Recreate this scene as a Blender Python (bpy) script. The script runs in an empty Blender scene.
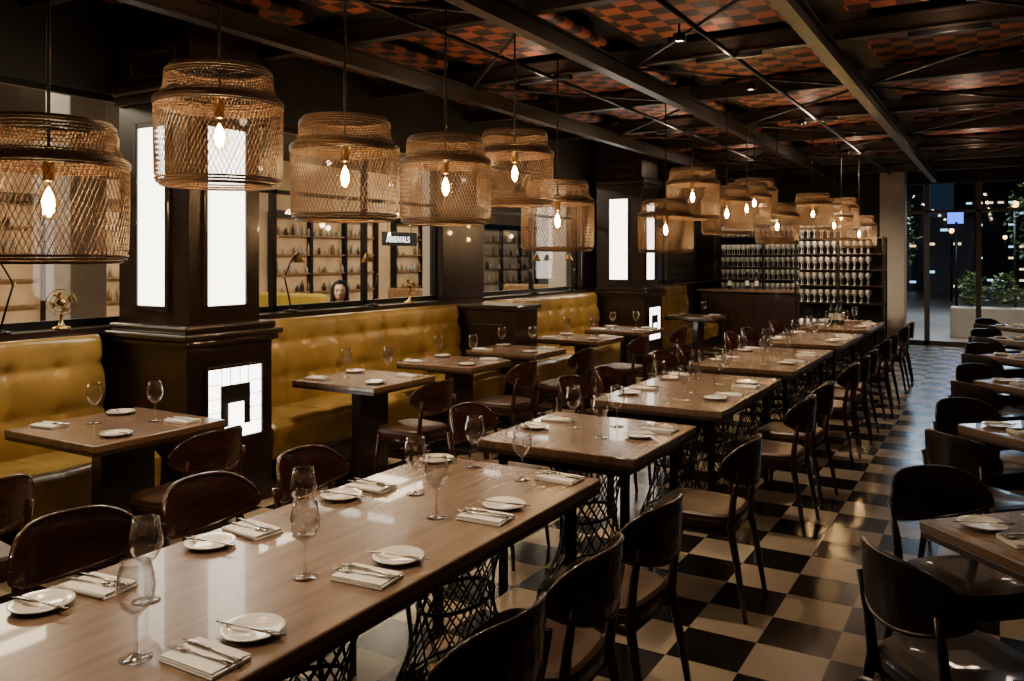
import bpy, bmesh, math, random
from mathutils import Vector, Matrix
random.seed(7)
S=bpy.context.scene
COL=S.collection
pi=math.pi
# ---------------------------------------------------------------- materials
def newmat(name):
    m=bpy.data.materials.new(name); m.use_nodes=True
    nt=m.node_tree; nt.nodes.clear()
    o=nt.nodes.new('ShaderNodeOutputMaterial')
    return m,nt,o
def pbr(name,col,rough=.5,metal=0,var=.15,scale=8,bump=0,stretch=(1,1,1),coat=0,spec=.5,bscale=None):
    m,nt,o=newmat(name)
    b=nt.nodes.new('ShaderNodeBsdfPrincipled')
    tc=nt.nodes.new('ShaderNodeTexCoord'); mp=nt.nodes.new('ShaderNodeMapping')
    mp.inputs['Scale'].default_value=stretch
    n=nt.nodes.new('ShaderNodeTexNoise'); n.inputs['Scale'].default_value=scale; n.inputs['Detail'].default_value=6
    r=nt.nodes.new('ShaderNodeValToRGB')
    c=Vector(col)
    r.color_ramp.elements[0].position=.3; r.color_ramp.elements[1].position=.7
    r.color_ramp.elements[0].color=(*(c*(1-var)),1); r.color_ramp.elements[1].color=(*(c*(1+var)),1)
    nt.links.new(tc.outputs['Object'],mp.inputs['Vector']); nt.links.new(mp.outputs[0],n.inputs['Vector'])
    nt.links.new(n.outputs[0],r.inputs[0]); nt.links.new(r.outputs[0],b.inputs['Base Color'])
    b.inputs['Roughness'].default_value=rough; b.inputs['Metallic'].default_value=metal
    b.inputs['Coat Weight'].default_value=coat; b.inputs['Specular IOR Level'].default_value=spec
    if bump:
        n2=nt.nodes.new('ShaderNodeTexNoise'); n2.inputs['Scale'].default_value=bscale or scale*4; n2.inputs['Detail'].default_value=3
        nt.links.new(mp.outputs[0],n2.inputs['Vector'])
        bp=nt.nodes.new('ShaderNodeBump'); bp.inputs['Strength'].default_value=bump; bp.inputs['Distance'].default_value=.01
        nt.links.new(n2.outputs[0],bp.inputs['Height']); nt.links.new(bp.outputs[0],b.inputs['Normal'])
    nt.links.new(b.outputs[0],o.inputs[0]); return m
def emis(name,col,st,var=0):
    m,nt,o=newmat(name); e=nt.nodes.new('ShaderNodeEmission')
    e.inputs[0].default_value=(*col,1); e.inputs[1].default_value=st
    nt.links.new(e.outputs[0],o.inputs[0]); return m
def glassmat(name,tint=(1,1,1),base=.06,edge=.6,rough=.02,pw=3.0):
    m,nt,o=newmat(name)
    t=nt.nodes.new('ShaderNodeBsdfTransparent'); t.inputs[0].default_value=(*tint,1)
    g=nt.nodes.new('ShaderNodeBsdfGlossy'); g.inputs['Roughness'].default_value=rough
    lw=nt.nodes.new('ShaderNodeLayerWeight'); lw.inputs[0].default_value=.5
    pn=nt.nodes.new('ShaderNodeMath'); pn.operation='POWER'; pn.inputs[1].default_value=pw
    mr=nt.nodes.new('ShaderNodeMapRange'); mr.inputs['To Min'].default_value=base; mr.inputs['To Max'].default_value=edge
    mx=nt.nodes.new('ShaderNodeMixShader')
    nt.links.new(lw.outputs['Facing'],pn.inputs[0]); nt.links.new(pn.outputs[0],mr.inputs['Value']); nt.links.new(mr.outputs[0],mx.inputs[0])
    nt.links.new(t.outputs[0],mx.inputs[1]); nt.links.new(g.outputs[0],mx.inputs[2]); nt.links.new(mx.outputs[0],o.inputs[0])
    return m
def checker(name,c1,c2,size,rough,off=(0,0,.05),grout=False,var=.2,coat=0):
    m,nt,o=newmat(name)
    b=nt.nodes.new('ShaderNodeBsdfPrincipled'); b.inputs['Roughness'].default_value=rough; b.inputs['Coat Weight'].default_value=coat
    tc=nt.nodes.new('ShaderNodeTexCoord'); mp=nt.nodes.new('ShaderNodeMapping'); mp.inputs['Location'].default_value=off
    ch=nt.nodes.new('ShaderNodeTexChecker'); ch.inputs['Scale'].default_value=1/size
    ch.inputs[1].default_value=(*c1,1); ch.inputs[2].default_value=(*c2,1)
    nz=nt.nodes.new('ShaderNodeTexNoise'); nz.inputs['Scale'].default_value=6; nz.inputs['Detail'].default_value=5
    mr=nt.nodes.new('ShaderNodeMapRange'); mr.inputs['To Min'].default_value=1-var; mr.inputs['To Max'].default_value=1+var*.3
    mu=nt.nodes.new('ShaderNodeVectorMath'); mu.operation='MULTIPLY'
    nt.links.new(tc.outputs['Object'],mp.inputs[0]); nt.links.new(mp.outputs[0],ch.inputs[0])
    nt.links.new(tc.outputs['Object'],nz.inputs['Vector'])
    nt.links.new(nz.outputs[0],mr.inputs[0]); nt.links.new(ch.outputs[0],mu.inputs[0]); nt.links.new(mr.outputs[0],mu.inputs[1])
    nt.links.new(mu.outputs[0],b.inputs['Base Color'])
    mr2=nt.nodes.new('ShaderNodeMapRange'); mr2.inputs['To Min'].default_value=rough*.7; mr2.inputs['To Max'].default_value=rough*1.5
    nt.links.new(nz.outputs[0],mr2.inputs[0]); nt.links.new(mr2.outputs[0],b.inputs['Roughness'])
    nt.links.new(b.outputs[0],o.inputs[0]); return m

M_floor=checker('floor_tiles',(.009,.007,.006),(.34,.27,.19),.30,.20,off=(.0,.0,.05))
M_red=checker('red_weave',(.46,.125,.06),(.035,.016,.012),.15,.6,off=(0,0,.03),var=.7)
M_chair=pbr('chair_walnut',(.050,.018,.011),.26,var=.4,scale=5,stretch=(1,1,6),coat=.4)
M_chairk=pbr('chair_black',(.012,.008,.007),.3,var=.3,coat=.25)
M_seat=pbr('seat_leather',(.065,.032,.02),.40,var=.2,bump=.15,bscale=120)
M_top=pbr('table_wood',(.185,.118,.076),.27,var=.26,scale=2.2,stretch=(14,1.0,1),bump=.04,coat=.25,bscale=8)
M_edge=pbr('table_edge_dark',(.04,.022,.014),.4,var=.2)
M_steel=pbr('black_steel',(.012,.011,.010),.4,metal=.6,var=.2)
M_beam=pbr('beam_steel',(.035,.026,.021),.42,metal=.2,var=.3,scale=3)
M_dwood=pbr('dark_panelling',(.022,.012,.009),.28,var=.35,scale=3,stretch=(8,8,1),coat=.3)
M_leather=pbr('mustard_leather',(.33,.215,.060),.24,var=.3,scale=4,bump=.14,bscale=70,coat=.2)
M_black=pbr('black_paint',(.008,.007,.007),.7,var=.2)
M_plate=pbr('porcelain',(.80,.77,.72),.15,var=.02,coat=.4)
M_nap=pbr('linen',(.82,.80,.76),.85,var=.04,bump=.3,bscale=200)
M_silver=pbr('cutlery_steel',(.55,.53,.50),.18,metal=1,var=.05)
M_glass=glassmat('wine_glass_clear',(.98,.98,.98),.06,.95,.02,2.0)
M_pane=glassmat('window_glass',(.94,.95,.96),.02,.35)
M_rope=pbr('rattan_cord',(.105,.058,.030),.5,var=.3,scale=40)
M_rim=pbr('rattan_rim',(.105,.058,.030),.45,var=.3,scale=60,bump=.3)
M_brass=pbr('brass',(.55,.36,.14),.28,metal=1,var=.15)
M_fil=emis('filament_glow',(1,.66,.32),300)
M_bulb=glassmat('bulb_glass',(1,.9,.72),.04,.5)
M_panel=emis('opal_light_panel',(1,.88,.72),8)
M_panel2=emis('opal_light_panel_low',(1,.92,.82),9)
M_dl=emis('downlight_led',(1,.8,.55),14)

# ---------------------------------------------------------------- builder
class B:
    def __init__(s): s.v=[];s.f=[];s.m=[];s.s=[];s.mats=[]
    def mi(s,mat):
        if mat not in s.mats: s.mats.append(mat)
        return s.mats.index(mat)
    def add(s,v,f,mat,smooth=True):
        o=len(s.v); s.v+= [tuple(p) for p in v]; k=s.mi(mat)
        for q in f: s.f.append(tuple(i+o for i in q)); s.m.append(k); s.s.append(smooth)
    def box(s,lo,hi,mat,bev=0,seg=2,mtx=None):
        bm=bmesh.new(); bmesh.ops.create_cube(bm,size=1)
        c=[(a+b)/2 for a,b in zip(lo,hi)]; d=[abs(b-a) for a,b in zip(lo,hi)]
        for v in bm.verts: v.co=Vector((v.co.x*d[0]+c[0],v.co.y*d[1]+c[1],v.co.z*d[2]+c[2]))
        if bev: bmesh.ops.bevel(bm,geom=bm.edges[:],offset=min(bev,min(d)*.49),segments=seg,affect='EDGES',profile=.5)
        if mtx: bmesh.ops.transform(bm,matrix=mtx,verts=bm.verts)
        bm.verts.index_update()
        s.add([v.co[:] for v in bm.verts],[[v.index for v in f.verts] for f in bm.faces],mat,False); bm.free()
    def tube(s,pts,r,mat,seg=8,closed=False,cap=True,flat=1.0):
        pts=[Vector(p) for p in pts]; n=len(pts)
        rs=r if isinstance(r,(list,tuple)) else [r]*n
        V=[];F=[]; up=None
        for i,p in enumerate(pts):
            if closed: t=pts[(i+1)%n]-pts[i-1]
            else: t=pts[min(i+1,n-1)]-pts[max(i-1,0)]
            t.normalize()
            if up is None:
                a=Vector((0,0,1)) if abs(t.z)<.9 else Vector((0,1,0))
            else: a=up
            x=t.cross(a); 
            if x.length<1e-5: x=t.cross(Vector((1,0,0)))
            x.normalize(); y=x.cross(t).normalized(); up=y
            for k in range(seg):
                an=2*pi*k/seg; V.append(p+x*math.cos(an)*rs[i]+y*math.sin(an)*rs[i]*flat)
        m=n if closed else n-1
        for i in range(m):
            for k in range(seg):
                a=i*seg+k;b=i*seg+(k+1)%seg;c=((i+1)%n)*seg+(k+1)%seg;d=((i+1)%n)*seg+k
                F.append((a,b,c,d))
        if cap and not closed: F.append(tuple(range(seg))[::-1]); F.append(tuple((n-1)*seg+k for k in range(seg)))
        s.add(V,F,mat,seg>4)
    def lathe(s,prof,mat,seg=24,c=(0,0,0),sy=1,capb=False,capt=False):
        V=[];F=[];n=len(prof)
        for r,z in prof:
            for k in range(seg):
                a=2*pi*k/seg; V.append((c[0]+r*math.cos(a),c[1]+r*math.sin(a)*sy,c[2]+z))
        for i in range(n-1):
            for k in range(seg):
                F.append((i*seg+k,i*seg+(k+1)%seg,(i+1)*seg+(k+1)%seg,(i+1)*seg+k))
        if capb: F.append(tuple(range(seg))[::-1])
        if capt: F.append(tuple((n-1)*seg+k for k in range(seg)))
        s.add(V,F,mat,True)
    def ring(s,c,R,r,mat,seg=40,ts=6,sy=1):
        s.tube([(c[0]+R*math.cos(2*pi*k/seg),c[1]+R*sy*math.sin(2*pi*k/seg),c[2]) for k in range(seg)],r,mat,ts,closed=True)
    def grid(s,fn,nu,nv,mat,flip=False):
        V=[fn(i/nu,j/nv) for i in range(nu+1) for j in range(nv+1)]
        F=[]
        for i in range(nu):
            for j in range(nv):
                q=(i*(nv+1)+j,(i+1)*(nv+1)+j,(i+1)*(nv+1)+j+1,i*(nv+1)+j+1)
                F.append(q[::-1] if flip else q)
        s.add(V,F,mat,True)
    def mesh(s,name):
        me=bpy.data.meshes.new(name); me.from_pydata(s.v,[],s.f)
        for m in s.mats: me.materials.append(m)
        me.polygons.foreach_set('material_index',s.m); me.polygons.foreach_set('use_smooth',s.s)
        me.update(); return me
    def obj(s,name,loc=(0,0,0),rz=0,parent=None):
        return inst(name,s.mesh(name),loc,rz,parent)
def inst(name,me,loc=(0,0,0),rz=0,parent=None,rot=None,sc=1):
    o=bpy.data.objects.new(name,me); o.location=loc; o.rotation_euler=rot or (0,0,rz)
    o.scale=(sc,sc,sc) if not isinstance(sc,tuple) else sc
    COL.objects.link(o)
    if parent: o.parent=parent
    return o
def wall(name,lo,hi,mat):
    b=B(); b.box(lo,hi,mat); return b.obj(name)

# ---------------------------------------------------------------- room shell
XW=-5.3; YF=17.5; XR=3.0; YB=-2.0
wall('floor',(-5.45,YB,-.1),(XR,YF+.1,0),M_floor)
wall('ceiling',(-5.45,YB,3.5),(XR,YF+.1,3.6),M_black)
wall('wall_right',(XR,YB,0),(XR+.1,YF+.1,3.5),M_dwood)
wall('wall_back',(-5.45,YB-.1,0),(XR,YB,3.5),M_dwood)
wall('wall_left',(XW-.15,YB,0),(XW,YF,1.15),M_dwood)
wall('trim_left_header',(XW-.15,YB,2.78),(XW+.02,YF,3.5),M_black)
wall('trim_left_ledge',(XW-.2,YB,1.15),(XW+.16,YF,1.19),M_dwood)
wall('wall_far',(-5.3,YF,0),(-1.9,YF+.1,3.5),M_black)
wall('trim_far_header',(-1.9,YF,3.05),(XR,YF+.1,3.5),M_black)

b=B()
for y0,y1 in ((7.45,8.3),(10.95,12.05),(14.6,17.45)): b.box((XW-.14,y0,1.19),(XW+.04,y1,2.78),M_dwood,.01)
b.obj('trim_window_pier')
def window_left(n,y0,y1,step):
    b=B(); k=max(1,round((y1-y0)/step)); x0,x1=XW-.09,XW-.04
    b.box((XW-.08,y0,1.2),(XW-.07,y1,2.78),M_pane)
    for i in range(k+1):
        y=y0+(y1-y0)*i/k; b.box((x0,max(y0,y-.025),1.2),(x1,min(y1,y+.025),2.78),M_steel)
    b.box((x0,y0,1.19),(x1,y1,1.24),M_steel); b.box((x0,y0,2.2),(x1,y1,2.235),M_steel); b.box((x0,y0,2.74),(x1,y1,2.78),M_steel)
    b.obj('window_%d'%n)
window_left(1,-1.6,3.9,1.35); window_left(2,3.9,7.45,1.18); window_left(3,8.3,10.95,1.3); window_left(4,12.05,14.6,1.25)
b=B()
b.box((-1.9,YF+.04,.08),(XR,YF+.05,3.05),M_pane)
for x in (-1.9,-1.19,-.34,.51,1.36,2.2): b.box((x-.045,YF,0),(x+.045,YF+.08,3.05),M_beam)
b.box((-1.9,YF,0),(XR,YF+.08,.09),M_beam); b.box((-1.9,YF,2.5),(XR,YF+.08,2.55),M_beam)
b.obj('window_5')
M_white=pbr('white_plaster',(.42,.38,.33),.7,var=.06)
b=B(); b.box((-1.92,16.7,0),(-1.5,17.1,3.5),M_white,.01); b.box((-1.96,16.66,0),(-1.46,17.14,.12),M_dwood); b.box((-1.96,16.66,3.3),(-1.46,17.14,3.5),M_black); b.obj('pillar')

# ---------------------------------------------------------------- ceiling grid
ys=[4.65+1.7*k for k in range(-3,8)]
for x in (-4.16,-2.6,-1.06,.48,2.02):
    b=B(); z=3.07
    b.box((x-.045,YB,z),(x+.045,YF,z+.014),M_beam); b.box((x-.008,YB,z+.014),(x+.008,YF,z+.12),M_beam); b.box((x-.045,YB,z+.12),(x+.045,YF,z+.134),M_beam)
    b.obj('ceiling_beam')
for y in ys:
    b=B(); z=3.21
    b.box((-5.28,y-.04,z),(XR,y+.04,z+.014),M_beam); b.box((-5.28,y-.008,z),(XR,y+.008,z+.12),M_beam); b.box((-5.28,y-.04,z+.12),(XR,y+.04,z+.134),M_beam)
    b.obj('ceiling_beam')
xs=[-5.3,-4.16,-2.6,-1.06,.48,2.02]
for j in range(len(ys)-1):
    for i in range(len(xs)-1):
        x0,x1=xs[i]+.13,xs[i+1]-.13; y0,y1=ys[j]+.17,ys[j+1]-.17
        b=B(); b.box((x0,y0,3.36),(x1,y1,3.42),M_red,.025)
        for xx in (x0+.1,x1-.1): b.box((xx-.01,y0+.1,3.42),(xx+.01,y1-.1,3.5),M_steel)
        b.obj('ceiling_panel')
for j in range(len(ys)-1):
    for (xa,xb) in ((-4.16,-2.6),(-2.6,-1.06),(-1.06,.48)):
        b=B(); ya,yb=ys[j],ys[j+1]
        if (j+int(xa))%2: ya,yb=yb,ya
        b.tube([(xa,ya,3.2),(xb,yb,3.2)],.013,M_beam,6); b.obj('ceiling_tie_rod')
for x in (-3.3,-1.75):
    b=B(); b.tube([(x,YB+.1,3.19),(x,YF-.1,3.19)],.018,M_steel,8)
    b.obj('ceiling_conduit')

bd=B(); bd.lathe([(.0,.0),(.030,.0)],M_dl,16,(0,0,.004)); bd.lathe([(.030,.004),(.035,-.005),(.043,-.005),(.043,.05),(.0,.05)],M_steel,16); bd.box((-.006,-.006,.05),(.006,.006,.12),M_steel)
me_dl=bd.mesh('downlight')
def downlight(x,y,p,ang=75,tilt=(0,0)):
    o=inst('ceiling_downlight',me_dl,(x,y,3.14))
    l=bpy.data.lights.new('downlight','SPOT'); l.energy=p; l.spot_size=math.radians(ang); l.spot_blend=.9; l.color=(1,.77,.52); l.shadow_soft_size=.05
    lo=bpy.data.objects.new('lamp_beam',l); COL.objects.link(lo); lo.parent=o; lo.location=(0,0,-.03)
    lo.rotation_euler=(tilt[0],tilt[1],0)
for y in (1.0,2.4,3.9,5.5,7.4,9.6,12): downlight(-1.9,y,200,54)
for y in (1.2,2.8,4.8,6.2,8.3,10.1): downlight(-4.35,y,175,66)
for y in (3.3,5.2,7.1,9.0,12.5,15.5): downlight(.25,y,60,55)
for y in (14,16.2): downlight(-3.2,y,45,80)
for y in ys[:9:2]:  # fill lamps added to brighten the ceiling panels; their bars are made up
    for x in (-3.4,-1.8,-.3):
        b=B(); b.box((x-.25,y-.03,3.175),(x+.25,y+.03,3.21),M_steel,.004); b.obj('ceiling_fill_bar')
        l=bpy.data.lights.new('panel_fill','POINT'); l.energy=5.5; l.color=(1,.70,.47); l.shadow_soft_size=.04
        lo=bpy.data.objects.new('panel_fill_glow',l); COL.objects.link(lo); lo.location=(x,y-.12,3.12)

# ---------------------------------------------------------------- pendant lamps
def pendant_mesh():
    b=B()
    def R(z):
        pts=[(0,.238),(.012,.258),(.035,.268),(.20,.272),(.372,.272),(.384,.262),(.392,.240),(.41,.234),(.50,.228),(.52,.205)]
        for (a,ra),(c,rc) in zip(pts,pts[1:]):
            if a<=z<=c: return ra+(rc-ra)*(z-a)/(c-a)
        return pts[-1][1]
    def net(z0,z1,tw,N,r,steps):
        for sgn in (1,-1):
            for i in range(N):
                a0=2*pi*i/N; P=[]
                for k in range(steps+1):
                    t=k/steps; z=z0+(z1-z0)*t; a=a0+sgn*tw*t; rr=R(z)+(.0010 if sgn>0 else -.0010)
                    P.append((rr*math.cos(a),rr*math.sin(a),z))
                b.tube(P,r,M_rope,3,cap=False)
    net(.0,.385,.62,84,.0015,8)
    net(.385,.52,.30,96,.0016,3)
    for z,dr,r in ((.004,0,.006),(.016,0,.005),(.028,0,.005),(.352,.001,.004),(.362,.001,.005),(.372,.001,.006),(.382,.001,.006),(.392,.003,.005),(.402,.0,.004),(.478,0,.004),(.49,0,.004),(.503,0,.005),(.516,0,.008)):
        b.ring((0,0,z),R(z)+dr,r,M_rim,44,6)
    b.ring((0,0,.002),.218,.004,M_rim,40,5)
    for k in range(4):
        a=k*pi/2+.3; b.tube([(0,0,.50),(.205*math.cos(a),.205*math.sin(a),.512)],.004,M_steel,6)
    b.tube([(0,0,.39),(0,0,1.9)],.0065,M_steel,8)
    b.lathe([(.0,.43),(.012,.43),(.03,.405),(.03,.395),(.021,.39),(.021,.31),(.024,.305),(.0,.30)],M_brass,16)
    b.lathe([(.018,.305),(.02,.285),(.034,.25),(.042,.215),(.038,.185),(.022,.165),(.004,.158)],M_bulb,18)
    b.lathe([(.001,.280),(.008,.268),(.017,.245),(.020,.215),(.013,.188),(.001,.178)],M_fil,12)
    return b.mesh('pendant_lamp')
me_p=pendant_mesh()
pend=[(-3.02,1.77,1.63,1),(-2.87,2.42,1.955,.96),(-2.89,3.23,1.84,1),(-2.86,4.08,1.85,1),(-2.87,4.92,2.01,.97),(-2.85,5.52,1.70,1),
 (-2.76,7.6,1.70,.97),(-2.62,7.98,2.03,.97),(-2.5,8.75,1.90,.97),(-2.55,9.75,2.0,1),(-2.6,10.3,2.1,1),(-2.35,10.4,1.82,.95),
 (-2.1,11.3,2.02,.9),(-2.0,12.3,1.9,.9),(-2.0,12.9,2.05,.9),(-1.8,13.2,1.8,.9)]
for x,y,z,s in pend:
    o=inst('pendant_lamp',me_p,(x,y,z),0,sc=s)
    l=bpy.data.lights.new('bulb_light','POINT'); l.energy=27 if y<7 else 20; l.color=(1,.66,.36); l.shadow_soft_size=.03
    lo=bpy.data.objects.new('bulb_light',l); COL.objects.link(lo); lo.parent=o; lo.location=(0,0,.225)

# ---------------------------------------------------------------- chair
def chair_mesh(MW,MS):
    b=B()
    def outline(n,hx,hy,e):
        P=[]
        for k in range(n):
            a=2*pi*k/n; c,s_=math.cos(a),math.sin(a)
            x=hx*math.copysign(abs(c)**(2/e),c); y=hy*math.copysign(abs(s_)**(2/e),s_)
            x*=1+.10*(y/hy)
            P.append((x,y))
        return P
    n=36
    layers=[(.40,.94,MW),(.405,.99,MW),(.435,1.0,MW),(.44,.99,MS),(.458,.98,MS),(.468,.92,MS),(.470,.7,MS),(.462,.3,MS)]
    V=[]
    for z,sc,m in layers:
        for x,y in outline(n,.20*sc,.205*sc,4.5): V.append((x,y,z))
    V.append((0,0,.460)); 
    for i in range(len(layers)-1):
        FF=[(i*n+k,i*n+(k+1)%n,(i+1)*n+(k+1)%n,(i+1)*n+k) for k in range(n)]
        b.add(V[i*n:(i+2)*n],[tuple(q-i*n for q in f) for f in FF],layers[i+1][2],True)
    L=len(layers)-1
    b.add(V[L*n:L*n+n]+[V[-1]],[(k,(k+1)%n,n) for k in range(n)],MS,True)
    b.add(V[:n],[tuple(range(n))[::-1]],MW,False)
    for sx in (-1,1):
        b.tube([(sx*.205,.205,0),(sx*.19,.185,.22),(sx*.175,.165,.43)],[.010,.015,.018],MW,10)
        b.tube([(sx*.19,-.26,0),(sx*.18,-.22,.24),(sx*.17,-.185,.42),(sx*.17,-.20,.55),(sx*.18,-.225,.68)],[.011,.016,.019,.015,.011],MW,10)
    b.tube([(-.175,.17,.385),(.175,.17,.385)],.012,MW,8,flat=1.6); b.tube([(-.17,-.18,.385),(.17,-.18,.385)],.012,MW,8,flat=1.6)
    for sx in (-1,1): b.tube([(sx*.17,-.18,.385),(sx*.172,.17,.385)],.011,MW,8,flat=1.6)
    def back(off):
        def fn(u,v):
            a=u*2-1; th=a*1.0
            x=.222*math.sin(th)/math.sin(1.0); yc=-.268+.115*(1-math.cos(th))/(1-math.cos(1.0))
            zt=.80-.085*abs(a)**4-.012*a*a; zb=.595+.07*abs(a)**2.2
            z=zb+(zt-zb)*v
            y=yc-.07*(z-.68)
            nx,ny=math.sin(th),-math.cos(th)*1.0
            edge=1-abs(2*v-1)**6*.6
            return (x+nx*off*edge,y+ny*off*edge,z)
        return fn
    b.grid(back(.008),22,8,MW,False); b.grid(back(-.008),22,8,MW,True)
    for v in (0,1):
        f0=back(.0); b.tube([f0(i/22,v) for i in range(23)],.0082,MW,6)
    for u in (0,1):
        b.tube([back(0)(u,j/6) for j in range(7)],.0082,MW,6)
    return b
me_ch=chair_mesh(M_chair,M_seat).mesh('dining_chair'); me_ck=chair_mesh(M_chairk,M_chairk).mesh('dining_chair_dark')
def chair(x,y,ang,me=None):
    inst('dining_chair',me or me_ch,(x,y,0),math.radians(ang-90+random.uniform(-5,5)))

# ---------------------------------------------------------------- tables
def basket(b,cx,cy,rx,ry,z0,z1):
    N=18
    for sg in (1,-1):
        for i in range(N):
            a=2*pi*i/N
            a2=a+sg*1.9
            p=Vector((cx+rx*math.cos(a),cy+ry*math.sin(a),z0)); q=Vector((cx+rx*math.cos(a2),cy+ry*math.sin(a2),z1))
            b.tube([p,q],.0038,M_steel,5,cap=False)
    for z,s in ((z0,1),(z1,1),((z0+z1)/2,.585)):
        b.tube([(cx+rx*s*math.cos(2*pi*k/32),cy+ry*s*math.sin(2*pi*k/32),z) for k in range(32)],.008,M_steel,6,closed=True)
def central_table(y0,y1,baskets):
    b=B(); x0,x1=-2.245,-1.40
    b.box((x0,y0,.712),(x1,y1,.75),M_top,.006); b.box((x0+.002,y0+.002,.69),(x1-.002,y1-.002,.713),M_edge,.003)
    b.box((x0+.08,y0+.08,.64),(x0+.11,y1-.08,.69),M_steel); b.box((x1-.11,y0+.08,.64),(x1-.08,y1-.08,.69),M_steel)
    for y in (y0+.08,y1-.11): b.box((x0+.08,y,.64),(x1-.08,y+.03,.69),M_steel)
    for x in (x0+.08,x1-.11):
        for y in (y0+.08,y1-.11): b.box((x,y,0),(x+.035,y+.035,.66),M_steel)
    n=baskets
    for i in range(n):
        cy=y0+(y1-y0)*(i+.5)/n; basket(b,(x0+x1)/2,cy,.2,min(.34,(y1-y0)/n*.42),.012,.66)
    b.obj('dining_table')
T=[(.55,3.10,3),(3.47,4.33,1),(4.80,6.35,2),(6.80,8.55,2),(9.05,10.6,2),(11.1,12.7,2)]
for t in T: central_table(*t)
def left_table(y0,y1,x0=-4.5,x1=-3.72):
    b=B(); b.box((x0,y0,.715),(x1,y1,.75),M_top,.006); b.box((x0+.003,y0+.003,.695),(x1-.003,y1-.003,.716),M_edge,.003)
    cx,cy=(x0+x1)/2+.05,(y0+y1)/2
    b.box((cx-.045,cy-.16,.03),(cx+.045,cy+.16,.69),M_dwood,.008); b.box((cx-.2,cy-.22,.0),(cx+.22,cy+.22,.03),M_steel,.008); b.box((cx-.2,cy-.2,.665),(cx+.2,cy+.2,.695),M_steel)
    b.obj('dining_table')
LT=[(1.1,1.8),(2.4,3.18),(4.45,5.18),(5.68,6.32),(6.76,7.4),(8.15,8.88),(9.45,10.18),(12.3,13.0)]
for a,c in LT: left_table(a,c)
RT=[(.29,3.17),(.33,5.1),(.36,7.0),(.36,8.9),(.36,10.8),(.36,12.8)]
b=B(); h=.375
b.box((-h,-h,.714),(h,h,.75),M_top,.006); b.box((-h+.003,-h+.003,.692),(h-.003,h-.003,.715),M_edge,.003)
b.lathe([(0,0),(.24,0),(.245,.012),(.06,.035),(.04,.06),(.038,.64),(.09,.692),(0,.692)],M_steel,28)
me_rt=b.mesh('square_dining_table')
for x,y in RT: inst('square_dining_table',me_rt,(x,y,0),pi/4)

for y in (1.2,1.75,2.25,2.8, 3.95, 5.3,5.95, 7.15,7.75,8.3, 9.4,10.1, 11.4,12.1): chair(-1.25,y,180)
for y in (1.07,1.61,2.15,2.70, 3.98, 5.30,5.92, 7.15,7.8, 9.4,10.1, 11.5): chair(-2.42,y,0)
for y in (1.72,2.8,4.72,5.95,7.05,8.5,9.8): chair(-3.58,y,180)
chair(-.03,2.02,80,me_ck)
for cx,cy in RT:
    chair(cx-.38,cy-.38,45,me_ck); chair(cx-.38,cy+.38,-45,me_ck)

# ---------------------------------------------------------------- tableware
b=B(); b.lathe([(0,0),(.034,0),(.036,.002),(.012,.007),(.0045,.012),(.0038,.05),(.0042,.092),(.012,.100),(.030,.118),(.0405,.142),(.0425,.162),(.038,.190),(.0325,.218),(.0315,.218),(.037,.189),(.041,.162),(.039,.143),(.029,.121),(.010,.104),(0,.102)],M_glass,28)
me_g=b.mesh('wine_glass')
b=B(); b.lathe([(0,.003),(.045,.002),(.05,0),(.055,.004),(.076,.014),(.078,.016),(.075,.0175),(.052,.009),(.045,.007),(0,.007)],M_plate,36); me_pl=b.mesh('side_plate')
b=B()
for i,(w,d,z,dx) in enumerate(((.175,.110,0,0),(.172,.107,.005,.002),(.168,.104,.010,-.001))):
    b.box((-w/2+dx,-d/2,z+.0005),(w/2+dx,d/2,z+.0052),M_nap,.0022,3)
b.tube([(-.084,.0505,.0083),(.084,.0505,.0083)],.0072,M_nap,8)
me_n=b.mesh('napkin')
def knife(L=.205):
    b=B(); P=[(-L/2,0,.004),(-L/2+.02,0,.004),(-.01,0,.004),(.0,0,.004),(.01,0,.004),(L/2-.03,0,.004),(L/2,0.003,.004)]
    b.tube(P,[.004,.0055,.004,.003,.008,.0095,.001],M_silver,8,flat=.3); return b.mesh('table_knife')
def fork(L=.195):
    b=B(); b.tube([(-L/2,0,.004),(-L/2+.03,0,.004),(0,0,.003),(L/2-.07,0,.005),(L/2-.055,0,.006),(L/2-.042,0,.006)],[.004,.006,.0028,.0025,.009,.011],M_silver,8,flat=.3)
    for k in range(4):
        y=(k-1.5)*.0052; b.tube([(L/2-.045,y,.006),(L/2-.02,y,.004),(L/2,y,.007)],[.0017,.0016,.0008],M_silver,5)
    return b.mesh('table_fork')
me_k=knife(); me_f=fork()
TZ=.7502
def plate(x,y,r=0,kn=True):
    inst('side_plate',me_pl,(x,y,TZ))
    if kn: inst('table_knife',me_k,(x+.01,y-.015,TZ+.0165),rot=(0,0,r))
def napkin(x,y,r=0):
    rz=r+random.uniform(-.12,.12)
    inst('napkin',me_n,(x,y,TZ),rz)
    s_=math.sin(rz)
    inst('table_fork',me_f,(x+.02*s_-.005,y-.012,TZ+.0155),rz+pi+.06); inst('table_knife',me_k,(x-.02*s_,y+.018,TZ+.0155),rz+pi-.05)
def glass(x,y): inst('wine_glass',me_g,(x,y,TZ),random.uniform(0,6))
for py,ny in ((1.40,1.25),(1.96,1.80),(2.57,2.42)): plate(-1.545,py,.15); napkin(-1.53,ny)
napkin(-1.54,3.0)
for py,ny in ((1.23,1.38),(1.76,1.92),(2.36,2.52)): plate(-2.13,py,pi+.15); napkin(-2.12,ny,pi)
plate(-2.15,3.0,.3)
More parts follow.
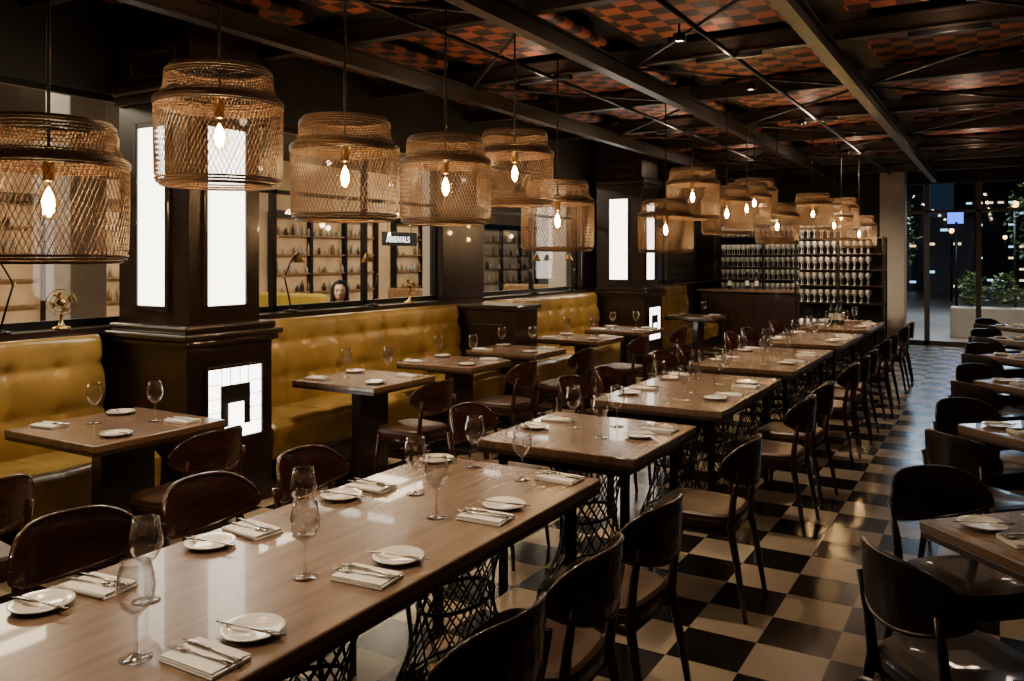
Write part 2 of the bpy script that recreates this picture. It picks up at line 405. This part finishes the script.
for g in ((-1.675,1.18),(-1.93,1.39),(-1.687,1.72),(-1.95,1.98),(-1.685,2.35),(-1.92,2.54),(-1.67,2.92),(-1.95,2.98+.02)): glass(*g)
for (y0,y1,n) in T[1:]:
    k=max(1,round((y1-y0)/.75))
    for i in range(k):
        c=y0+(y1-y0)*(i+.5)/k
        plate(-1.56,c+.02,.2); napkin(-1.53,c-.16 if i else c+.22) ; plate(-2.12,c-.05,pi); napkin(-2.11,c+.2,pi); glass(-1.72,c-.1); glass(-1.95,c+.06); glass(-1.76,c+.2)
for (y0,y1) in LT:
    c=(y0+y1)/2
    napkin(-4.37,c-.22,pi); plate(-3.86,c-.18,.3); napkin(-3.87,c+.22); plate(-4.38,c+.2,pi); glass(-4.25,c-.05); glass(-4.02,c+.16)
for x,y in RT:
    plate(x-.34,y+.02,.4); napkin(x-.20,y-.08,.6); glass(x+.05,y+.1); napkin(x-.10,y+.2,-.6)

# ---------------------------------------------------------------- banquettes
def banquette(y0,y1):
    b=B(); w=(y1-y0)/max(1,round((y1-y0)/.62))
    xb=-5.10
    def dep(y,z):
        u=((y-y0)/w)%1.0; seam=abs(math.sin(pi*u))**.3
        zz=(z-.44)/(1.155-.44)
        p=.085*(1-zz*.55)+.03*math.sin(pi*min(1,zz*1.02))
        d=xb+p+.018*seam+.014*abs(math.sin(pi*(z-.70)/.27))**.5
        for bz in (.97,.70):
            for bu in (.0,.5,1.):
                rr=((u-bu)*w)**2+(z-bz)**2
                d-=.022*math.exp(-rr/.0012)
        return d
    nu=int((y1-y0)/.022)
    def bf(u,v):
        y=y0+.0+(y1-y0)*u
        if v<.86: z=.44+(1.10-.44)*v/.86; return (dep(y,z),y,z)
        t=(v-.86)/.14*pi*.8; r=.055
        x0=dep(y,1.10); return (x0-r+r*math.cos(t),y,1.10+r*math.sin(t)*1.0)
    b.grid(bf,nu,40,M_leather)
    b.box((-5.13,y0,.1),(xb+.02,y1,1.12),M_leather,.02)
    for y,fl in ((y0,False),(y1,True)):
        P=[bf(0 if y==y0 else 1,j/40) for j in range(41)]+[(-5.1,y,1.1),(-5.1,y,.44)]
        b.add(P,[tuple(range(len(P)))[::(-1 if fl else 1)]],M_leather,False)
    def sf(u,v):
        y=y0+(y1-y0)*u; uu=((y-y0)/w)%1.0; seam=abs(math.sin(pi*uu))**.3
        P=[(-5.08,.455),(-4.95,.475),(-4.75,.485),(-4.55,.482),(-4.47,.47),(-4.43,.44),(-4.425,.40),(-4.43,.33),(-4.44,.24),(-4.46,.215)]
        t=v*(len(P)-1); i=min(int(t),len(P)-2); f=t-i
        x=P[i][0]+(P[i+1][0]-P[i][0])*f; z=P[i][1]+(P[i+1][1]-P[i][1])*f
        return (x-(1-seam)*.012,y,z-(1-seam)*.014)
    b.grid(sf,nu,27,M_leather,True)
    for y,fl in ((y0,False),(y1,True)):
        P=[sf(0 if y==y0 else 1,j/27) for j in range(28)]+[(-5.08,y,.215)]
        b.add(P,[tuple(range(len(P)))[::(1 if fl else -1)]],M_leather,False)
    b.box((-5.1,y0+.001,.0),(-4.52,y1-.001,.23),M_dwood)
    b.obj('banquette_bench')
banquette(-.9,3.30); banquette(4.22,7.42); banquette(8.0,11.0); banquette(12.1,15.0)

b=B(); b.box((-5.12,7.47,0),(-4.35,7.95,1.10),M_dwood,.008); b.box((-5.13,7.44,1.10),(-4.31,7.98,1.15),M_dwood,.01)
b.box((-4.95,7.46,.15),(-4.5,7.475,.95),M_dwood,.006)
b.obj('banquette_divider')

# ---------------------------------------------------------------- columns with light panels
def column(y0,y1,x0=-5.12,x1=-4.35):
    b=B()
    b.box((x0,y0,0),(x1,y1,1.13),M_dwood,.01)
    b.box((x0-.0,y0-.02,0),(x1+.02,y1+.02,.10),M_dwood,.01)
    b.box((x0,y0-.035,1.09),(x1+.035,y1+.035,1.13),M_dwood,.012); b.box((x0,y0-.055,1.13),(x1+.055,y1+.055,1.17),M_dwood,.012); b.box((x0,y0-.02,1.17),(x1+.02,y1+.02,1.22),M_dwood,.015)
    u0,u1,v0,v1=x0,x1-.06,y0+.06,y1-.06
    b.box((u0,v0,1.2),(u1,v1,3.5),M_dwood,.006)
    b.box((u0,v0-.06,2.72),(u1+.06,v1+.06,2.80),M_dwood,.02); b.box((u0,v0-.04,2.66),(u1+.04,v1+.04,2.72),M_dwood,.012)
    cx=(u0+u1)/2; cy=(v0+v1)/2
    def frame(axis,c,h,z0,z1,pos,sgn,mat,fr=.035,th=.02):
        def bx(a0,a1,q0,q1,o0,o1,m,bv=0):
            if axis=='y': lo=(a0,min(pos+sgn*o0,pos+sgn*o1),q0); hi=(a1,max(pos+sgn*o0,pos+sgn*o1),q1)
            else: lo=(min(pos+sgn*o0,pos+sgn*o1),a0,q0); hi=(max(pos+sgn*o0,pos+sgn*o1),a1,q1)
            b.box(lo,hi,m,bv)
        bx(c-h,c+h,z0,z1,0,.006,mat)
        bx(c-h-fr,c-h,z0-fr,z1+fr,0,th,M_dwood,.005); bx(c+h,c+h+fr,z0-fr,z1+fr,0,th,M_dwood,.005)
        bx(c-h,c+h,z0-fr,z0,0,th,M_dwood,.005); bx(c-h,c+h,z1,z1+fr,0,th,M_dwood,.005)
        return bx
    frame('y',cx,.14,1.34,2.5,v0,-1,M_panel); frame('x',cy,.155,1.34,2.5,u1,1,M_panel)
    frame('y',cx,.2,2.86,2.98,v0,-1,M_dwood)
    cy=(y0+y1)/2+.02
    bx=frame('x',cy,.22,.47,.93,x1,1,M_panel2,.02)
    bx(cy-.12,cy+.12,.55,.82,.006,.016,M_black)
    bx(cy-.06,cy+.06,.55,.70,.016,.022,M_panel2)
    for q in (.56,.65,.74,.83): bx(cy-.22,cy-.12,q-.002,q+.002,.006,.010,M_black); bx(cy+.12,cy+.22,q-.002,q+.002,.006,.010,M_black)
    for q in (-.11,-.04,.04,.11): bx(cy+q-.002,cy+q+.002,.82,.93,.006,.010,M_black)
    b.obj('panelled_column')
column(3.42,4.12); column(11.1,11.85)

# ---------------------------------------------------------------- ledge objects
M_lb=emis('lamp_bulb',(1,.8,.5),4)
def desk_lamp(y,flip=1,s=1):
    b=B(); b.lathe([(0,0),(.06,0),(.062,.012),(.02,.02),(.008,.03)],M_steel,24)
    b.tube([(0,0,.02),(0,-.05*flip,.2),(0,-.08*flip,.30)],.007,M_steel,8); b.tube([(0,-.08*flip,.30),(0,.0,.44),(0,.07*flip,.50)],.006,M_steel,8)
    b.lathe([(.012,-.0),(.015,.012),(.012,.02)],M_brass,12,(0,-.08*flip,.29))
    b.lathe([(.0,.035),(.02,.03),(.028,.01),(.06,-.055),(.058,-.055),(.026,.006),(0,.02)],M_brass,20,(0,.075*flip,.475))
    b.lathe([(.0,.01),(.016,.0),(.018,-.02),(.0,-.03)],M_lb,12,(0,.075*flip,.455))
    b.obj('desk_lamp',(-5.2,y,1.19))
desk_lamp(5.14,1); desk_lamp(6.2,-1); desk_lamp(2.75,-1); desk_lamp(9.4,1); desk_lamp(10.5,-1)
def fan(y):
    b=B(); b.lathe([(0,0),(.055,0),(.055,.015),(.02,.025),(.01,.06),(.01,.10)],M_brass,20)
    for R in (.085,.06,.035):
        b.tube([(0+.012,R*math.cos(a*pi/16),.175+R*math.sin(a*pi/16)) for a in range(32)],.0035,M_brass,6,closed=True)
    for k in range(12):
        a=k*pi/6; b.tube([(.012,.01*math.cos(a),.175+.01*math.sin(a)),(.012,.085*math.cos(a),.175+.085*math.sin(a))],.002,M_brass,5)
    for k in range(4):
        a=k*pi/2+.4
        p=[(0,.012*math.cos(a),.175+.012*math.sin(a)),(.006,.07*math.cos(a+.35),.175+.07*math.sin(a+.35)),(-.006,.07*math.cos(a-.35),.175+.07*math.sin(a-.35))]
        b.add(p,[(0,1,2)],M_brass,False)
    b.tube([(-.05,0,.175),(.015,0,.175)],.025,M_brass,14)
    b.obj('brass_fan',(-5.2,y,1.19),-.6)
fan(3.13); fan(6.78)

# ---------------------------------------------------------------- seated woman outside
M_skin=pbr('skin',(.80,.50,.36),.5,var=.06); M_hair=pbr('hair_black',(.006,.005,.005),.6,var=.3,scale=30,stretch=(1,1,.2),spec=.2); M_cloth=pbr('dark_coat',(.015,.013,.015),.85,var=.3)
M_eye=pbr('eye_dark',(.01,.008,.008),.2); M_lip=pbr('lips',(.40,.08,.07),.4)
wx,wy=-5.98,6.60
root=bpy.data.objects.new('seated_woman',None); COL.objects.link(root); root.location=(wx,wy,0); root.rotation_euler=(0,0,-2.4)
def skinobj(name,V,E,R,mat,parent,rooti=0):
    me=bpy.data.meshes.new(name); me.from_pydata(V,E,[]); me.materials.append(mat)
    o=bpy.data.objects.new(name,me); COL.objects.link(o); o.parent=parent
    m=o.modifiers.new('skin','SKIN')
    for i,r in enumerate(R):
        d=me.skin_vertices[0].data[i]; d.radius=(r,r) if not isinstance(r,tuple) else r; d.use_root=(i==rooti)
    s=o.modifiers.new('sub','SUBSURF'); s.levels=2; s.render_levels=2
    m.use_smooth_shade=True
    return o
hz=1.29
V=[(0,0,.64),(0,-.01,.78),(0,0,.94),(0,0,1.07),(0,.01,1.15),
   (.16,0,1.05),(.21,.06,.84),(.12,.24,.80),(-.16,0,1.05),(-.21,.06,.84),(-.12,.24,.80),
   (.10,.04,.62),(.11,.42,.60),(.11,.44,.12),(-.10,.04,.62),(-.11,.42,.60),(-.11,.44,.12),(.11,.54,.05),(-.11,.54,.05)]
E=[(0,1),(1,2),(2,3),(3,4),(3,5),(5,6),(6,7),(3,8),(8,9),(9,10),(0,11),(11,12),(12,13),(0,14),(14,15),(15,16),(13,17),(16,18)]
R=[.14,.12,.13,.09,.05,.06,.045,.035,.06,.045,.035,.09,.07,.045,.09,.07,.045,.035,.035]
skinobj('clothed_body',V,E,R,M_cloth,root)
b=B()
def headf(u,v):
    th=2*pi*u; ph=pi*v
    x=.072*math.sin(ph)*math.cos(th); y=.09*math.sin(ph)*math.sin(th); z=-.112*math.cos(ph)
    if z<0: x*=1+.28*z/.11*.9; y*=1+.1*z/.11
    if y>0:
        f=math.exp(-(x/.012)**2)*math.exp(-((z+.012)/.022)**2); y+=.022*f
        for ex in (-.03,.03): y-=.008*math.exp(-((x-ex)/.014)**2-((z-.012)/.012)**2)
        y+=.006*math.exp(-(x/.022)**2-((z+.055)/.010)**2)
    return (x,y,z+hz)
b.grid(headf,48,36,M_skin)
for ex in (-.03,.03):
    b.lathe([(0,-.008),(.007,-.005),(.010,0),(.007,.005),(0,.008)],M_eye,12,(ex,.076,hz+.012),sy=.5)
    b.tube([(ex-.016,.083,hz+.032),(ex,.087,hz+.036),(ex+.016,.083,hz+.031)],.0028,M_hair,6)
    b.tube([(ex*2.4,.0,hz+.02),(ex*2.55,-.008,hz+.0),(ex*2.35,0,hz-.022)],.009,M_skin,8)
b.tube([(-.02,.086,hz-.054),(0,.094,hz-.055),(.02,.086,hz-.054)],[.003,.006,.003],M_lip,8)
b.tube([(0,-.01,1.10),(0,.0,hz-.06)],[.048,.042],M_skin,14)
b.obj('head',parent=root)
b=B()
def hairf(u,v):
    th=pi*.5+ .72+ (2*pi-1.44)*u
    if v<.45:
        a=v/.45*pi/2; r=math.sin(a); z=.125*math.cos(a)
    else: r=1+.22*(v-.45)/.55; z=-.26*(v-.45)/.55
    return (.092*r*math.cos(th),-.014+.100*r*math.sin(th),hz+.012+z)
b.grid(hairf,30,24,M_hair)
def fringe(u,v):
    a=v*pi*.29; th=pi*.5-.76+1.52*u
    return (.093*math.sin(a)*math.cos(th),-.014+.103*math.sin(a)*math.sin(th),hz+.012+.127*math.cos(a))
b.grid(fringe,12,8,M_hair)
b.obj('hair',parent=root)
for sx in (1,-1):
    b=B(); c=Vector((sx*.11,.25,.80))
    b.tube([c,c+Vector((-sx*.015,.04,-.003)),c+Vector((-sx*.02,.085,-.008))],[.024,.038,.034],M_skin,10,flat=.45)
    for k,L in enumerate((.06,.07,.066,.052)):
        o=Vector((-sx*.02+(k-1.5)*.016,.08,-.006)); b.tube([c+o,c+o+Vector((0,L*.45,-.004)),c+o+Vector((0,L*.8,-.016)),c+o+Vector((0,L,-.028))],[.0085,.0082,.0075,.006],M_skin,8)
    o=Vector((-sx*.045,.03,0)); b.tube([c+o,c+o+Vector((-sx*.02,.025,-.004)),c+o+Vector((-sx*.022,.05,-.012))],[.011,.0095,.007],M_skin,8)
    b.obj('hand',parent=root)
b=B(); b.lathe([(0,.47),(.18,.47),(.19,.485),(.18,.50),(0,.50)],M_dwood,28); b.lathe([(0,-.02),(.2,-.02),(.2,.0),(.03,.02),(.025,.47)],M_steel,20); b.obj('bar_stool',(wx,wy,0))

# ---------------------------------------------------------------- outside, left (lit arcade)
M_pav=pbr('arcade_paving',(.40,.31,.22),.45,var=.15,scale=2); M_beige=pbr('beige_stone',(.50,.37,.24),.7,var=.2,scale=1.5)
M_olive=pbr('olive_fabric',(.36,.29,.04),.6,var=.1); M_grey=pbr('grey_paint',(.40,.38,.36),.5,var=.08); M_tim=pbr('oak_timber',(.22,.13,.06),.5,var=.3)
wall('ground_arcade',(-16,-6,-.12),(-5.45,26,-.02),M_pav)
wall('arcade_facade',(-13.2,-6,-.02),(-13,26,3.7),M_beige)
wall('arcade_soffit',(-16,-6,3.7),(-5.47,26,3.8),M_black)
M_in=pbr('shop_wall_warm',(.55,.40,.25),.8,var=.2,scale=2); M_sb=emis('shop_globe',(1,.75,.45),6)
rs=random.Random(5)
for i,y in enumerate((-4,0,4,8,12,16,20)):
    b=B(); X=-12.98
    b.box((X,y+.2,.35),(X+.02,y+3.5,2.5),M_in)
    for q in (.2,1.3,2.4,3.5): b.box((X,y+q-.035,-.02),(X+.14,y+q+.035,2.6),M_steel)
    b.box((X,y+.2,2.5),(X+.16,y+3.5,2.64),M_steel); b.box((X,y+.2,-.02),(X+.14,y+3.5,.35),M_grey)
    for z in (.9,1.3,1.7,2.1): b.box((X+.02,y+.3,z),(X+.12,y+3.4,z+.03),M_tim)
    for z in (.93,1.33,1.73,2.13):
        q=y+.4
        while q<y+3.3:
            w=rs.uniform(.05,.10); hh=rs.uniform(.10,.26)
            if rs.random()<.7: b.lathe([(.0,0),(w*.5,0),(w*.5,hh*.6),(w*.2,hh*.8),(w*.2,hh),(0,hh)],rs.choice((M_dwood,M_tim,M_grey,M_white,M_white)),8,(X+.07,q,z))
            q+=w+rs.uniform(.03,.16)
    b.tube([(X+.12,y+1.8,2.5),(X+.12,y+1.8,2.35)],.006,M_steel,6); b.lathe([(0,0),(.05,.03),(.06,.07),(.04,.11),(0,.12)],M_sb,12,(X+.14,y+1.8,2.25))
    b.obj('shopfront')
for y in (.2,4.6,10.4,14.5):
    b=B(); b.box((-7.6,y-.18,-.02),(-7.2,y+.18,3.69),M_grey,.02); b.obj('arcade_pillar')
def acafe(x,y):
    b=B(); b.box((x-.9,y-.35,.72),(x+.9,y+.35,.76),M_white,.01)
    for dx in (-.8,.8):
        for dy in (-.3,.3): b.box((x+dx-.02,y+dy-.02,-.02),(x+dx+.02,y+dy+.02,.73),M_white)
    b.obj('arcade_table')
    b=B(); b.box((x-.8,y+.6,-.02),(x+.8,y+1.1,.44),M_tim,.04); b.box((x-.8,y+1.08,.3),(x+.8,y+1.2,1.05),M_olive if y in (9.2,2.8) else M_tim,.05); b.obj('arcade_bench')
for (x,y) in ((-9.6,6.2),(-10.5,9.2),(-9.8,12),(-9.2,2.8),(-9.5,-.2),(-9.2,15.5)): acafe(x,y)
for x,y,r in ((-8.3,5.2,0),(-8.4,8.0,2),(-8.6,10.6,1),(-8.2,1.6,1),(-8.5,13.6,0)): inst('arcade_chair',me_ch,(x,y,-.02),r)
M_tube=emis('tube_light',(1,.88,.7),12)
for y in (.5,3.5,6.5,9.5,12.5,15.5):
    b=B(); b.box((-9.2,y-.03,3.62),(-7.6,y+.03,3.70),M_tube); b.obj('arcade_strip_light')
    l=bpy.data.lights.new('arcade_light','AREA'); l.energy=150; l.size=1.2; l.color=(1,.78,.52)
    lo=bpy.data.objects.new('arcade_light',l); COL.objects.link(lo); lo.location=(-8.6,y+1,3.55)
for y in (2,9.5,16):
    l=bpy.data.lights.new('arcade_wallwash','POINT'); l.energy=130; l.color=(1,.76,.48); l.shadow_soft_size=.15
    lo=bpy.data.objects.new('arcade_wallwash',l); COL.objects.link(lo); lo.location=(-11.6,y,3.2)
# made-up spot and housing, added to light the seated woman's face
o=inst('face_fill_fixture',me_dl,(-5.75,4.6,3.58)); l=bpy.data.lights.new('face_fill_spot','SPOT'); l.energy=420; l.spot_size=math.radians(50); l.spot_blend=.8; l.color=(1,.82,.62)
lo=bpy.data.objects.new('face_fill_beam',l); COL.objects.link(lo); lo.parent=o; lo.location=(0,0,-.03); lo.rotation_euler=(math.radians(41),0,0)
# hanging arcade sign
sg=B(); sg.box((-9.03,11.0,1.86),(-9.0,11.95,2.10),M_black,.005); sg.tube([(-9.015,11.15,2.1),(-9.015,11.15,3.7)],.006,M_steel,6); sg.tube([(-9.015,11.8,2.1),(-9.015,11.8,3.7)],.006,M_steel,6)
sgo=sg.obj('hanging_sign')
tx=bpy.data.curves.new('sign_letters','FONT'); tx.body='ARRIVALS'; tx.size=.15; tx.extrude=.004; tx.materials.append(emis('sign_white',(1,1,1),3))
so=bpy.data.objects.new('sign_letters',tx); COL.objects.link(so); so.parent=sgo; so.location=(-8.992,11.08,1.92); so.rotation_euler=(pi/2,0,pi/2)

# ---------------------------------------------------------------- outside, far (night terrace)
M_leaf=pbr('leaf_green',(.07,.13,.04),.5,var=.5,scale=3); M_bark=pbr('bark',(.08,.05,.03),.9)
def foliage(name,x,y,z0,h,rx,n,trunk=True,seed=1):
    rnd=random.Random(seed); b=B()
    if trunk: b.tube([(0,0,0),(.03,0,h*.35),(-.02,.02,h*.7)],[.06,.045,.02],M_bark,8)
    V=[];F=[]
    for i in range(n):
        a=rnd.uniform(0,2*pi); r=rx*math.sqrt(rnd.random()); zc=(h*(.45 if trunk else .1))+(h*(.55 if trunk else .9))*rnd.random()
        r*=math.sin(pi*min(.98,max(.08,(zc/h-.2 if trunk else zc/h))))*.9+.25
        p=Vector((r*math.cos(a),r*math.sin(a),zc)); d=Vector((rnd.uniform(-1,1),rnd.uniform(-1,1),rnd.uniform(-.4,.6))).normalized(); s=Vector((rnd.uniform(-1,1),rnd.uniform(-1,1),rnd.uniform(-1,1))).cross(d).normalized()
        L=rnd.uniform(.08,.16); k=len(V)
        V+=[p,p+d*L*.5+s*L*.22,p+d*L,p+d*L*.5-s*L*.22]; F.append((k,k+1,k+2,k+3))
    b.add(V,F,M_leaf,False); return b.obj(name,(x,y,z0))
wall('ground_terrace',(-16,YF+.1,-.1),(14,60,-.02),pbr('terrace_paving',(.22,.19,.16),.35,var=.2,scale=2))
b=B(); b.box((-.9,19.6,-.02),(3,20.2,.62),M_white,.02); b.obj('terrace_planter')
for i,x in enumerate((-.5,0.1,.7,1.4)): foliage('shrub',x,19.9,.62,.7,.24,300,False,i)
foliage('tree',.9,23,-.02,3.6,.7,600,True,12); foliage('tree',-2.6,24,-.02,3.2,.7,500,True,13)
M_bld=pbr('tower_dark',(.04,.045,.06),.6); M_w1=emis('lit_window_warm',(1,.7,.35),2.4); M_w2=emis('lit_window_cool',(.35,.75,1),2.2)
rnd=random.Random(3)
for (x,y,w,h) in ((-6,46,5,14),(-.2,52,4,7),(4,48,4,16),(-1.9,40,1.8,3.4)):
    b=B(); b.box((x-w/2,y,-.02),(x+w/2,y+3,h),M_bld)
    for i in range(int(w/.5)):
        for j in range(int(h/.6)):
            if rnd.random()<.30: b.box((x-w/2+.1+i*.5,y-.02,.4+j*.6),(x-w/2+.38+i*.5,y,.5+j*.6),M_w1 if rnd.random()<.55 else M_w2)
    b.obj('office_tower')
b=B(); b.box((-1.45,30,2.75),(-1.0,30.06,3.15),emis('blue_sign_glow',(.03,.12,1),4)); b.tube([(-1.2,30.03,-.02),(-1.2,30.03,2.8)],.05,M_steel,8); b.obj('illuminated_sign')
M_st=emis('street_glow',(1,.5,.15),9)
for x,y,z in ((.35,26,3.0),(-1.6,36,2.6),(.2,44,2.5)):
    b=B(); b.tube([(x,y,-.02),(x,y,z)],.04,M_steel,8); b.lathe([(0,0),(.07,.03),(.09,.10),(.07,.16),(0,.18)],M_st,16,(x,y,z)); b.obj('street_lamp')
for x,y,e,c in ((0,19.3,330,(1,.92,.8)),(-1,26,500,(.6,.8,1))):
    l=bpy.data.lights.new('terrace_light','AREA'); l.energy=e; l.size=3; l.color=c
    lo=bpy.data.objects.new('terrace_light',l); COL.objects.link(lo); lo.location=(x,y,4.4)

# ---------------------------------------------------------------- service shelving with glasses
M_rackglass=glassmat('rack_glass',(.98,.96,.93),.65,.95,.55,1.2)
def rack(x0,x1,y,h,name):
    b=B()
    for x in (x0,(x0+x1)/2,x1):
        for dy in (0,.4): b.box((x-.015,y+dy-.015,0),(x+.015,y+dy+.015,h),M_steel)
    zs=[.12,.55,.92,1.2,1.45,1.7,h-.03]
    for z in zs: b.box((x0,y-.02,z),(x1,y+.42,z+.018),M_dwood)
    b.box((x0,y-.03,.92),(x1,y+.43,.945),M_steel)
    b.box((x0+.02,y+.39,.12),(x1-.02,y+.405,h),M_black)
    o=b.obj(name)
    pr=[(.034,0),(.006,.006),(.005,.05),(.005,.09),(.03,.12),(.042,.15),(.034,.2)]
    pr2=[(.03,.0),(.036,.10),(.0355,.10),(.029,.004)]
    b=B()
    for z,p in ((.569,pr2),(.946,pr),(1.219,pr),(1.469,pr),(1.719,pr),(h-.011,pr)):
        k=int((x1-x0-.1)/.1)
        for i in range(k):
            for j in range(2): b.lathe(p,M_rackglass,8,(x0+.08+i*.1,y+.05+j*.14,z))
    b.obj('stacked_glassware',parent=o)
rack(-2.85,-1.55,13.9,1.98,'glassware_shelf')
rack(-5.0,-3.2,16.9,2.1,'bar_shelf')
for x,y in ((-2.7,12.6),(-1.9,12.6),(-4.2,15.6)): downlight(x,y,330,75,(math.radians(48),0))  # extra tilted spots, added to brighten the glasses on the shelves
b=B(); b.box((-4.9,15.4,0),(-2.6,15.95,1.02),M_dwood,.01); b.box((-4.95,15.33,1.02),(-2.55,16.0,1.07),M_top,.008)
for i in range(5): b.box((-4.8+i*.44,15.385,.15),(-4.45+i*.44,15.4,.9),M_dwood,.004)
b.obj('bar_counter')
b=B(); b.lathe([(0,0),(.036,0),(.038,.01),(.038,.19),(.03,.215),(.014,.24),(.0135,.30),(.016,.302),(.015,.315),(0,.316)],pbr('bottle_green',(.02,.03,.015),.12,var=.1,coat=.5),16); b.lathe([(.0385,.06),(.0385,.15)],M_nap,16); me_b=b.mesh('wine_bottle')
for x,y,z in ((-1.85,11.93,.7502),(-1.97,11.93,.7502),(-1.91,12.04,.7502),(-4.4,15.6,1.071),(-4.1,15.7,1.071),(-3.9,15.6,1.071),(-3.2,15.65,1.071),(-3.0,15.6,1.071)): inst('wine_bottle',me_b,(x,y,z))

# ---------------------------------------------------------------- world & camera
w=bpy.data.worlds.new('night'); S.world=w; w.use_nodes=True
bg=w.node_tree.nodes['Background']; bg.inputs[0].default_value=(.03,.06,.12,1); bg.inputs[1].default_value=.3
cd=bpy.data.cameras.new('camera'); cd.lens=29.18; cd.sensor_width=36; cd.shift_y=-.0806; cd.clip_end=200
co=bpy.data.objects.new('camera',cd); COL.objects.link(co); co.location=(0,0,1.65); co.rotation_euler=(pi/2,0,math.radians(30.45)); S.camera=co
